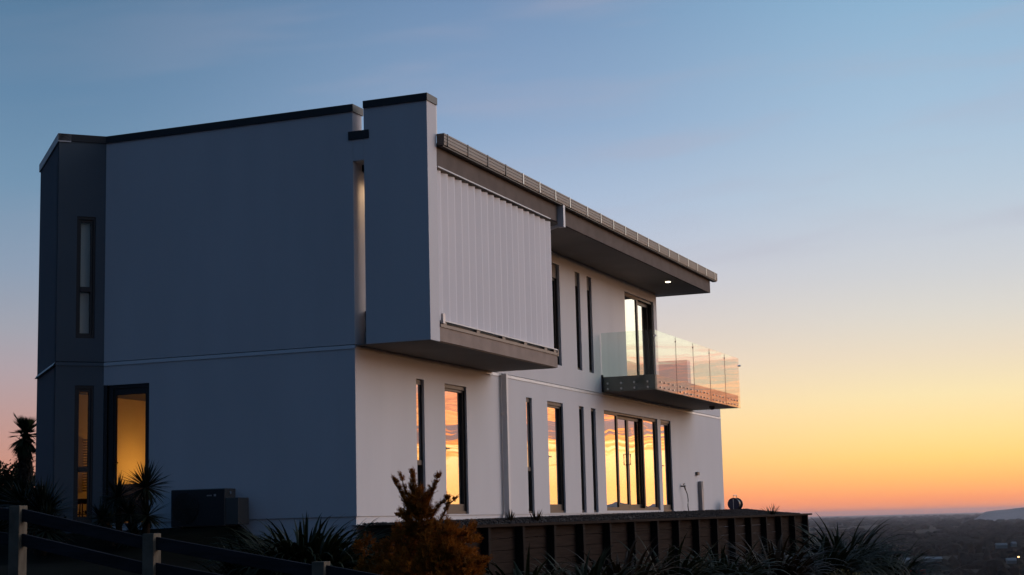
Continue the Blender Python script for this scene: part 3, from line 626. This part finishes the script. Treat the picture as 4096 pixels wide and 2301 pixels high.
# far hills, rising beyond the right edge of the view
b = MB(); NH = 260
for i in range(NH+1):
    hd_ = radians(8.5-80*i/NH); hdeg = 8.5-80*i/NH
    R0 = 10500-4000*sstep(-hdeg, 2, 16)
    e = .22*sstep(5.7-hdeg, 0, 2.8)+.30*sstep(-hdeg, 4, 14)
    e += .05*noise.noise(Vector((hdeg*.45, 0, 0)))*sstep(3-hdeg, 0, 3)+.05*noise.noise(Vector((hdeg*2.5, 5, 0)))*sstep(5.5-hdeg, 0, 1.5)
    e += .11*noise.noise(Vector((hdeg*7, 9, 0)))*sstep(-hdeg, 8, 14)
    H = max(0, e)*R0/57.3
    for (dr, hh) in ((-.10, 0), (-.05, .45), (0, 1), (.06, .5), (.12, 0)):
        rr_ = R0*(1+dr); b.v.append((CAM.x+rr_*cos(hd_), CAM.y+rr_*sin(hd_), -62+(H+62)*hh*sstep(6.3-hdeg, 0, .7) if hh else -62))
for i in range(NH):
    for j in range(4):
        a = i*5+j; b.f.append((a, a+5, a+6, a+1))
kind(b.build('hills', hillm, smooth=True), 'structure')

# far woods on the plain: irregular clumps, one mass
def clump(b, x, y, z, w_, h_, n=9):
    a0 = random.uniform(0, 6.28); v = []; base = len(b.v)
    for lv, (hh, rr_) in enumerate(((0, .9), (.45, 1.0), (.8, .65))):
        for k in range(n):
            t = a0+2*pi*k/n; q = rr_*random.uniform(.75, 1.2)
            b.v.append((x+w_*q*cos(t), y+w_*q*sin(t), z+h_*hh*random.uniform(.85, 1.15)))
    b.v.append((x, y, z+h_*random.uniform(.92, 1.15)))
    for l_ in range(2):
        for k in range(n): b.f.append((base+l_*n+k, base+l_*n+(k+1) % n, base+(l_+1)*n+(k+1) % n, base+(l_+1)*n+k))
    for k in range(n): b.f.append((base+2*n+k, base+2*n+(k+1) % n, base+3*n))
b = MB()
for k in range(5200):
    d_ = 750*(22000/750)**(random.random()**1.05); hd_ = radians(random.uniform(-2, 24))
    x, y = CAM.x+d_*cos(hd_), CAM.y+d_*sin(hd_)
    dens = noise.noise(Vector((x*.0011, y*.0018, 1.3)))+.5*noise.noise(Vector((x*.004, y*.005, 7)))
    if dens < -.02 and random.random() < .85: continue
    w_ = random.uniform(6, 15)*(1+d_/6000); clump(b, x, y, -59, w_, random.uniform(6, 15)*(1+d_/22000))
for row in range(46):     # shelter belts
    d_ = 900*(12)**random.random(); h0 = random.uniform(0, 20); L_ = random.uniform(60, 320); a_ = radians(random.choice((20, 110, 112, 105)))
    x0, y0 = CAM.x+d_*cos(radians(h0)), CAM.y+d_*sin(radians(h0)); n_ = int(L_/9)
    for q in range(n_): clump(b, x0+cos(a_)*9*q, y0+sin(a_)*9*q, -59, random.uniform(5, 8), random.uniform(8, 15), 7)
kind(b.build('far_woods', farm, smooth=False), 'stuff')

# a few buildings and lights far below
def cottage(name, x, y, z, w_, d_, h_, rot, wm, rm, label, cat='house', fas=None, group=None, pit=.28):
    e = empty(name, (x, y, z)); e.rotation_euler = (0, 0, rot); tag(e, label, cat, group)
    MB().box(-w_/2, w_/2, -d_/2, d_/2, 0, h_).build('wall', wm, e)
    b = MB(); o_ = .06*w_; b.add([(-w_/2-o_, -d_/2-o_, h_), (w_/2+o_, -d_/2-o_, h_), (w_/2+o_, d_/2+o_, h_), (-w_/2-o_, d_/2+o_, h_), (-w_/2-o_, 0, h_+d_*pit), (w_/2+o_, 0, h_+d_*pit)],
        [(0, 1, 5, 4), (2, 3, 4, 5), (1, 2, 5), (3, 0, 4), (0, 3, 2, 1)]); b.build('roof', rm, e)
    if fas: MB().box(-w_/2-o_-.02, w_/2+o_+.02, -d_/2-o_-.05, -d_/2-o_-.01, h_-.22, h_+.02).build('fascia', fas, e)
    return e
def at(px, py, dist):   # a real point at that distance, read off once from the photo
    v = fw+rt*((px-2048)/6464.96)-up*((py-1150.5)/6464.96); v = v/math.hypot(v.x, v.y); return CAM+v*dist
for (px, py, d_, w_, h_, lab) in ((4005, 2186, 1500, 9, 3, 'pale far building with a long roof beside the dark trees'),
                            (4055, 2180, 1560, 4, 3, 'small pale far building at the right edge of the plain'),
                            (3730, 2241, 1250, 12, 2, 'pale green far shed low on the plain below the woods'),
                            (3625, 2244, 1230, 4, 2, 'tiny pale far shed nearest the flax bushes'),
                            (4045, 2247, 1150, 6, 2, 'bluish far roof under the single orange lamp')):
    p = at(px, py, d_); cottage('far_building', p.x, p.y, p.z-h_*.6, w_, 6, h_, radians(random.uniform(98, 118)), palew, palew, lab, 'building', group='far buildings on the plain')
p = at(4074, 2228, 1200)
sl_ = empty('street_lamp', (p.x, p.y, -58.5)); tag(sl_, 'single glowing orange street lamp far down on the plain', 'street lamp')
h_ = p.z+58.5
MB().tube([(0, 0, 0), (0, 0, h_)], [.15, .08], 8).build('pole', frm, sl_); MB().tube([(0, 0, h_-.35), (0, 0, h_), (0, 0, h_+.3)], [.3, .75, .15], 10).build('lamp_head', streetm, sl_)
p = at(3575, 2282, 78)
cottage('garden_shed', p.x+1.0, p.y-.2, p.z-2.2, 1.5, 2.2, 2.2, radians(-70), roofm, roofm, 'small dark shed down the slope with a red fascia under its flat roof', 'shed', fas=redm, pit=.02)

# ================================================================== FENCE
fe = empty('post_and_rail_fence', (-10.5, -3.3, -1.3)); tag(fe, 'weathered timber post and rail fence sloping down across the lower left foreground', 'fence')
XF = -10.5; fp = [(.20-0, .38), (-1.78, .118), (-3.30, -.178), (-5.07, -.46), (-6.8, -.74)]
def fl(v): return tuple(Vector(v)-fe.location)
for (y, zt) in fp:
    b = MB(); b.box(*[0]*0) if False else None
    x0, y0, z0 = fl((XF-.062, y-.062, -2.4)); x1, y1, z1 = fl((XF+.062, y+.062, zt)); b.box(x0, x1, y0, y1, z0, z1); b.build('post', fencem, fe, bevel=.006)
for i in range(len(fp)-1):
    (ya, za), (yb, zb) = fp[i], fp[i+1]
    for off in (.09, .325):
        b = MB(); pa, pb = fl((XF, ya-.055, za-off)), fl((XF, yb+.055, zb-off)); hh = .058; ww = .022
        b.add([(pa[0]-ww, pa[1], pa[2]-hh), (pa[0]+ww, pa[1], pa[2]-hh), (pb[0]+ww, pb[1], pb[2]-hh), (pb[0]-ww, pb[1], pb[2]-hh),
               (pa[0]-ww, pa[1], pa[2]+hh), (pa[0]+ww, pa[1], pa[2]+hh), (pb[0]+ww, pb[1], pb[2]+hh), (pb[0]-ww, pb[1], pb[2]+hh)],
              [(0, 3, 2, 1), (4, 5, 6, 7), (0, 1, 5, 4), (1, 2, 6, 5), (2, 3, 7, 6), (3, 0, 4, 7)]); b.build('rail', railm, fe, bevel=.004)

# ================================================================== PLANTS
def blade_strip(b, base, az, tilt, L_, W_, droop, seg=6, fold=.35, twist=0):
    p = Vector(base); th = tilt; side = Vector((-sin(az), cos(az), 0)); base_i = len(b.v)
    for i in range(seg+1):
        t = i/seg; wq = W_*(.55+.9*t if t < .4 else .91*(1-((t-.4)/.6)**1.6)+.0)
        d = Vector((cos(az)*sin(th), sin(az)*sin(th), cos(th))); nrm_ = side.cross(d)
        s2 = side*cos(twist*t)+nrm_*sin(twist*t)
        b.v += [tuple(p-s2*wq/2), tuple(p-nrm_*wq*fold*.5), tuple(p+s2*wq/2)]
        p = p+d*(L_/seg); th += droop/seg*(.4+1.2*t)
    for i in range(seg):
        a = base_i+3*i; b.f += [(a, a+1, a+4, a+3), (a+1, a+2, a+5, a+4)]
def flax(x, y, z, n, L_, W_=.05, m_=None, label='', spread=1.0, droop=1.5, group='flax bushes round the terrace', rad=.25, cat='flax'):
    e = empty('flax_bush', (x, y, z)); tag(e, label, cat, group)
    b = MB()
    for k in range(n):
        a = random.uniform(0, 6.283); r_ = rad*sqrt(random.random()); t0 = random.uniform(.05, .55)*spread+r_*.5
        dr_ = random.uniform(.35, 1)*droop*(0.5+t0)
        blade_strip(b, (r_*cos(a), r_*sin(a), 0), a+random.uniform(-.5, .5), t0, L_*random.uniform(.55, 1.05), W_*random.uniform(.8, 1.3), dr_, 8, twist=random.uniform(-.5, .5))
    b.build('leaves', m_ or flaxm, e, smooth=True)
    c = MB(); c.tube([(0, 0, -.35), (0, 0, .12)], [rad*.7, rad*.45], 8); c.build('crown_base', barkm, e)
    return e
def rosette(b, c, n, L_, W_, droop=.5, lo=.1, hi=2.3):
    for k in range(n):
        a = random.uniform(0, 6.283); t0 = lo+(hi-lo)*(random.random()**.8)
        blade_strip(b, c, a, t0, L_*random.uniform(.75, 1.05), W_, droop*random.uniform(.3, 1)*(.3+t0*.4), 4, .5)
def cordyline(x, y, zg, heads, label, group='spiky palms before the lit door'):
    e = empty('spiky_palm', (x, y, zg)); tag(e, label, 'spiky plant', group)
    lb = MB(); tr = MB()
    for (dx, dy, dz, n, L_) in heads:
        rosette(lb, (dx, dy, dz-zg), n, L_, .034)
        tr.tube([(0, 0, -.2), (dx*.6, dy*.6, (dz-zg)*.5), (dx, dy, dz-zg)], [.06, .05, .045], 8)
    lb.build('leaves', cordm, e, smooth=True); tr.build('trunk', barkm, e); return e
cordyline(-2, 3.08, -.45, [(0, .06, .38, 110, .42), (-.15, .25, .05, 70, .36)], 'dark spiky rosette plant before the lit door, left of its taller twin')
cordyline(-2, 2.62, -.45, [(0, 0, .52, 150, .48), (0, .30, .10, 90, .40), (-.1, -.1, .08, 80, .42), (-.2, .1, -.2, 70, .35)], 'tallest dark spiky rosette plant at the right edge of the lit door')
cordyline(-2.4, 4.25, -.5, [(0, 0, .14, 260, .66), (.1, .45, .30, 130, .55), (-.3, -.3, -.1, 110, .5)], 'broad dark spiky plant low before the grey bay window')
cordyline(-1.6, 3.6, -.45, [(0, 0, -.05, 80, .42)], 'low dark spiky plant between the bay window and the glazed door')
cordyline(-3.2, 5.4, -.6, [(0, 0, .2, 170, .6), (-.2, .7, .0, 150, .6)], 'dark spiky plant at the far left behind the first fence post')
# big flax by the blue wall
flax(-5, -1.86, -.82, 950, 1.04, .055, flaxm, 'large arching green flax bush before the house corner', 2.2, 2.5, rad=.55)
flax(-5.2, -1.2, -1.0, 120, .95, .045, flaxm, 'smaller flax bush left of the large one by the house corner', 1.1, 2.2, rad=.3)
# bushes along the retaining wall
FX = [(-.4, -3.0, -1.75, 130, 1.1, 'dark flax bush at the left end of the retaining wall beside the golden conifer', flaxm),
      (1.6, -3.3, -1.85, 150, 1.25, 'dark flax bush below the second and third wall posts', flaxm),
      (3.6, -3.2, -1.85, 150, 1.35, 'bronze flax bush with upright blades below the middle of the retaining wall', flaxy),
      (6.2, -3.3, -1.95, 160, 1.45, 'dark flax bush with long tips before the central wall posts', flaxm),
      (9.0, -3.6, -2.0, 170, 1.5, 'wide dark flax bush below the wall right of centre', flaxm),
      (12.4, -3.9, -2.05, 170, 1.6, 'bronze tinged flax bush below the wall under the balcony end', flaxy),
      (15.2, -4.3, -2.1, 260, 1.85, 'large arching flax bush with pale drooping blades near the wall end', flaxm),
      (20.4, -3.9, -2.0, 240, 2.25, 'tall spiky flax bush rising beside the end of the wall cap', flaxm),
      (22.5, -4.6, -2.6, 230, 2.2, 'dark flax bush right of the tall one, sloping toward the plain', flaxm),
      (26.5, -4.9, -3.4, 200, 2.3, 'bronze flax bush furthest down the slope in front of the far woods', flaxy),
      (30.0, -5.6, -3.9, 160, 2.1, 'low flax bush at the bottom edge beside the red fascia', flaxy),
      (33.0, -9.0, -4.3, 150, 2.0, 'small flax bush alone at the bottom edge under the far woods', flaxm)]
for (x, y, z, n, L_, lab, mm) in FX: flax(x, y, z+(.28 if x < 14 else .1), int(n*2.1), L_, .075, mm, lab, 1.9, 2.9, rad=.45)
# tufts on the terrace edge
flax(3.2, -1.35, -.2, 26, .30, .02, flaxy, 'tiny grass tuft on the terrace edge right of the conifer', .8, .5, 'small tufts on the terrace edge', .04, 'grass tuft')
flax(4.2, -1.45, -.2, 24, .34, .02, flaxy, 'small grass tuft on the terrace edge left of the downpipe', .9, .6, 'small tufts on the terrace edge', .05, 'grass tuft')
flax(19.0, -2.4, -.16, 30, .42, .018, flaxm, 'thin grass tuft on the far end of the terrace', 1.2, 1.2, 'small tufts on the terrace edge', .12, 'grass tuft')

# golden conifer
def spray(b, p, d, L_, lf=.022):
    d = d.normalized(); p = Vector(p); n_ = max(4, int(L_/.011)); bend = Vector((random.uniform(-.3, .3), random.uniform(-.3, .3), .35))
    side = d.cross(Vector((random.uniform(-1, 1), random.uniform(-1, 1), .4))).normalized(); nn = side.cross(d)
    for i in range(n_):
        t = (i+.5)/n_; q = p+d*L_*t+bend*L_*t*t*.3; l_ = lf*(1.15-.6*t)*random.uniform(.7, 1.3)
        for sg in (-1, 1):
            a = random.uniform(-1, 1); dd = (d*.75+(side*cos(a)+nn*sin(a))*sg*.8).normalized(); sd = dd.cross(nn+side*.4).normalized()*l_*.22
            b.add([q-sd*.5, q+dd*l_*.5+sd, q+dd*l_, q+dd*l_*.5-sd], [(0, 1, 2, 3)])
def conifer(x, y, z, spines, mass, label):
    e = empty('golden_conifer', (x, y, z)); tag(e, label, 'conifer')
    lb = MB(); tb = MB(); o0 = Vector((x, y, z))
    for (pts, r0_, r1_, n) in spines:
        P = [Vector(p)-o0 for p in pts]; tb.tube(P, [.009-.006*i/(len(P)-1) for i in range(len(P))], 6)
        for k in range(int(n*.95)):
            t = random.random()**.9; s = t*(len(P)-1); i = min(int(s), len(P)-2); q = P[i].lerp(P[i+1], s-i); R_ = (r0_*1.25+(max(r1_, .045)-r0_*1.25)*t**.8)
            if noise.noise(q*30) < -.16 and t > .3: continue
            a = random.uniform(0, 6.28); ax = (P[i+1]-P[i]).normalized(); out = Vector((cos(a), sin(a), random.uniform(.1, .9)))
            spray(lb, q, out+ax*random.uniform(.2, 1.0), max(.03, R_*random.uniform(.45, 1.25)))
        spray(lb, P[-1], P[-1]-P[-2], .06); spray(lb, P[-1]-(P[-1]-P[-2])*.1, P[-1]-P[-2], .05)
    for (c, rx, ry, rz, n) in mass:
        c = Vector(c)-o0
        for k in range(int(n*.105)):
            v = Vector((random.gauss(0, 1), random.gauss(0, 1), random.gauss(0, 1))).normalized(); rad = random.uniform(.45, .95)
            nn = noise.noise((c+v)*2.6)*.5+noise.noise((c+v)*6.3)*.3
            q = c+Vector((v.x*rx, v.y*ry, v.z*rz))*(rad+nn); ld = (v+Vector((0, 0, .4))).normalized(); big = random.uniform(.7, 1.25)
            for h_ in range(int(9*big)):
                spray(lb, q+Vector((random.gauss(0, .014), random.gauss(0, .014), random.gauss(0, .014))), ld+Vector((random.gauss(0, .5), random.gauss(0, .5), random.gauss(0, .4))), random.uniform(.05, .10)*big, .026)
    tb.tube([(0, 0, -.3), (0.02, 0, .5), (0, .02, 1.0)], [.05, .04, .02], 8)
    lb.build('foliage', goldm, e); tb.build('trunk', barkm, e); return e
def cp(px, py, X):     # point on the plane x = X seen at that place in the photo
    v = fw+rt*((px-2048)/6464.96)-up*((py-1150.5)/6464.96); t = (X-CAM.x)/v.x; return CAM+v*t
Q = lambda px, py, X=-7.0: tuple(cp(px, py, X))
bp_ = cp(1680, 2301, -7)
conifer(bp_.x, bp_.y, -1.45,
    [([Q(1690, 2140), Q(1665, 2040), Q(1652, 1960), Q(1650, 1885)], .13, .012, 420),
     ([Q(1650, 2060), Q(1620, 2000), Q(1600, 1960), Q(1574, 1912)], .08, .012, 220),
     ([Q(1640, 2000), Q(1618, 1950), Q(1602, 1900)], .05, .01, 90),
     ([Q(1690, 2050), Q(1710, 1995), Q(1735, 1950), Q(1755, 1902)], .10, .015, 300),
     ([Q(1720, 2080), Q(1755, 2020), Q(1790, 1995)], .06, .01, 130),
     ([Q(1740, 2120), Q(1780, 2050), Q(1792, 2000), Q(1790, 1990)], .06, .012, 110),
     ([Q(1770, 2060), Q(1800, 2015), Q(1822, 1995)], .035, .01, 70),
     ([Q(1660, 2120, -6.9), Q(1620, 2075, -6.9), Q(1590, 2060, -6.9)], .09, .02, 160),
     ([Q(1800, 2150), Q(1870, 2140), Q(1918, 2150)], .10, .02, 130),
     ([Q(1840, 2280), Q(1900, 2230), Q(1930, 2250)], .10, .03, 150)],
    [(Q(1672, 2010), .10, .12, .16, 420), (Q(1680, 2090), .18, .20, .20, 750), (Q(1670, 2180, -6.9), .30, .36, .24, 900), (Q(1790, 2190, -7.2), .34, .30, .24, 1500), (Q(1600, 2230, -7), .3, .36, .2, 700),
     (Q(1840, 2270, -7.3), .30, .26, .26, 1300), (Q(1690, 2300, -7.4), .4, .55, .28, 1500), (Q(1520, 2290, -7.1), .25, .26, .18, 500), (Q(1480, 2180, -6.9), .16, .14, .07, 120)],
    'golden brown conifer bush with ragged upright tips before the house corner')

# leafy shrubs / trees as clumps of small leaves
def leafy(name, x, y, z, blobs, m_, leaf, label, cat, group=None, trunk=None, n_per=900):
    e = empty(name, (x, y, z)); tag(e, label, cat, group); b = MB()
    for (dx, dy, dz, rx, rz, n) in blobs:
        for k in range(n):
            v = Vector((random.gauss(0, 1), random.gauss(0, 1), random.gauss(0, 1))).normalized(); rr_ = random.uniform(.5, 1)
            nn = noise.noise(Vector((dx+v.x*2, dy+v.y*2, dz+v.z*2)))*.5
            q = Vector((dx+v.x*rx*(rr_+nn), dy+v.y*rx*(rr_+nn), dz+v.z*rz*(rr_+nn)))
            d = (v+Vector((random.uniform(-1, 1), random.uniform(-1, 1), random.uniform(-1, 1)))).normalized(); sd = d.cross(Vector((.3, .5, .8))).normalized()
            l_ = leaf*random.uniform(.6, 1.3)
            b.add([q, q+d*l_*.5+sd*l_*.3, q+d*l_, q+d*l_*.5-sd*l_*.3], [(0, 1, 2, 3)])
    b.build('crown', m_, e)
    t = MB(); t.tube([(0, 0, -.5), (blobs[0][0]*.5, blobs[0][1]*.5, blobs[0][2]*.7)], [trunk or .12, (trunk or .12)*.6], 8)
    for (dx, dy, dz, rx, rz, n) in blobs: t.tube([(blobs[0][0]*.4, blobs[0][1]*.4, blobs[0][2]*.4), (dx, dy, dz)], [(trunk or .12)*.5, .03], 6)
    t.build('trunk', barkm, e); return e
for (px, py, d_, r_, n, lab) in ((10, 1905, 62, 1.1, 1500, 'dark leafy tree silhouette at the left edge'), (75, 1912, 60, .85, 1200, 'dark leafy tree silhouette just left of the fan palm'),
                            (120, 1955, 52, .9, 900, 'low dark tree silhouette behind the foot of the fan palm'), (-60, 1900, 64, 1.2, 900, 'dark leafy tree silhouette furthest left')):
    p = at(px, py, d_); zg = ground_z(p.x, p.y)
    leafy('garden_tree', p.x, p.y, zg, [(0, 0, p.z-zg-.3, r_, .75, n), (.8, -.6, p.z-zg-1.2, r_, .9, n), (-.7, .7, p.z-zg-1.3, r_, .9, n)], treem, .13, lab, 'tree', 'trees behind the house at the left')
for (px, py, d_, lab) in ((25, 2000, 30, 'dark round shrub behind the first fence post'),
                          (120, 2050, 29, 'dark shrub between the fence post and the bay')):
    p = at(px, py, d_); zg = ground_z(p.x, p.y)
    leafy('garden_shrub', p.x, p.y, zg, [(0, 0, p.z-zg-.05, .75, .42, 1500), (.3, .5, p.z-zg-.2, .6, .35, 800)], treem, .07, lab, 'shrub', 'shrubs by the house at the left')
for (px, py, d_, lab) in ((3360, 2295, 34, 'pale leafy shrub at the bottom edge under the flax'), (3440, 2300, 34.5, 'second pale leafy shrub at the bottom edge, right of the other')):
    p = at(px, py, d_); zg = ground_z(p.x, p.y)
    leafy('pale_shrub', p.x, p.y, zg, [(0, 0, p.z-zg-.2, .4, .25, 700), (.2, .3, p.z-zg-.3, .4, .25, 500)], paleshrub, .05, lab, 'shrub', 'pale shrubs at the bottom edge')

# fan palm
def fan_palm():
    p = at(103, 1740, 45); zg = ground_z(p.x, p.y); e = empty('fan_palm', (p.x, p.y, zg)); tag(e, 'shaggy fan palm silhouette behind the left end of the house', 'palm')
    top = p.z-zg; t = MB(); n_ = 14
    t.tube([(0, 0, -.5)]+[(.02*sin(k), .02*cos(k*1.7), top*k/n_) for k in range(n_+1)], [.24]+[.24-.07*(k/n_) for k in range(n_+1)], 12)
    for k in range(420):
        z = random.uniform(.2, top); a = random.uniform(0, 6.28); r_ = .18
        blade_strip(t, (r_*cos(a), r_*sin(a), z), a, random.uniform(.7, 2.6), random.uniform(.10, .22), .04, .6, 3)
    t.build('trunk', barkm, e)
    c = Vector((0, 0, top)); lv = MB()
    def fan(az, tilt, pet, L_, spread=1.1, n=22):
        d = Vector((cos(az)*sin(tilt), sin(az)*sin(tilt), cos(tilt))); s = Vector((-sin(az), cos(az), 0)); q = c+d*pet
        lv.tube([c, c+d*pet*.5, q], [.025, .02, .015], 5, False)
        for i in range(n):
            t_ = -spread+2*spread*i/(n-1); dd = (d*cos(t_)+s*sin(t_)); nn = s.cross(d)
            tip = q+dd*L_*(.75+.25*cos(t_))-Vector((0, 0, 1))*L_*.12*random.uniform(0, 1.5); mid = q+dd*L_*.55; sd = (-d*sin(t_)+s*cos(t_))*L_*.045
            lv.add([q, mid+sd+nn*.01, tip, mid-sd+nn*.01], [(0, 1, 2, 3)])
    # leaves spread to all sides, the oldest hanging down
    for k in range(15): fan(random.uniform(0, 6.28), random.uniform(.1, .8), random.uniform(.06, .16), random.uniform(.36, .50), .45, 9)
    for k in range(20): fan(random.uniform(0, 6.28), random.uniform(.9, 1.7), random.uniform(.08, .16), random.uniform(.24, .36), .7, 12)
    for k in range(34): fan(random.uniform(0, 6.28), random.uniform(2.1, 2.95), random.uniform(.1, .35), random.uniform(.3, .48), .5, 10)
    h = atan2(-rt.y, -rt.x)
    fan(h, .50, .36, .36, .24, 12); fan(h+pi-.4, .45, .15, .45, .5, 10)
    lv.build('fronds', palmm, e); return e
fan_palm()

# ================================================================== HAZE
hz = MB().box(-75000, 75000, -75000, 75000, -66, 112).build('haze', None if False else plainm); hz.data.materials.clear()
hm = bpy.data.materials.new('haze_air'); hm.use_nodes = True; t = hm.node_tree; t.nodes.clear()
pv = t.nodes.new('ShaderNodeVolumePrincipled'); pv.inputs['Color'].default_value = (.93, .90, .95, 1); pv.inputs['Density'].default_value = 2.5e-5; pv.inputs['Anisotropy'].default_value = .35
o_ = t.nodes.new('ShaderNodeOutputMaterial'); t.links.new(pv.outputs[0], o_.inputs['Volume']); hz.data.materials.append(hm); kind(hz, 'stuff')
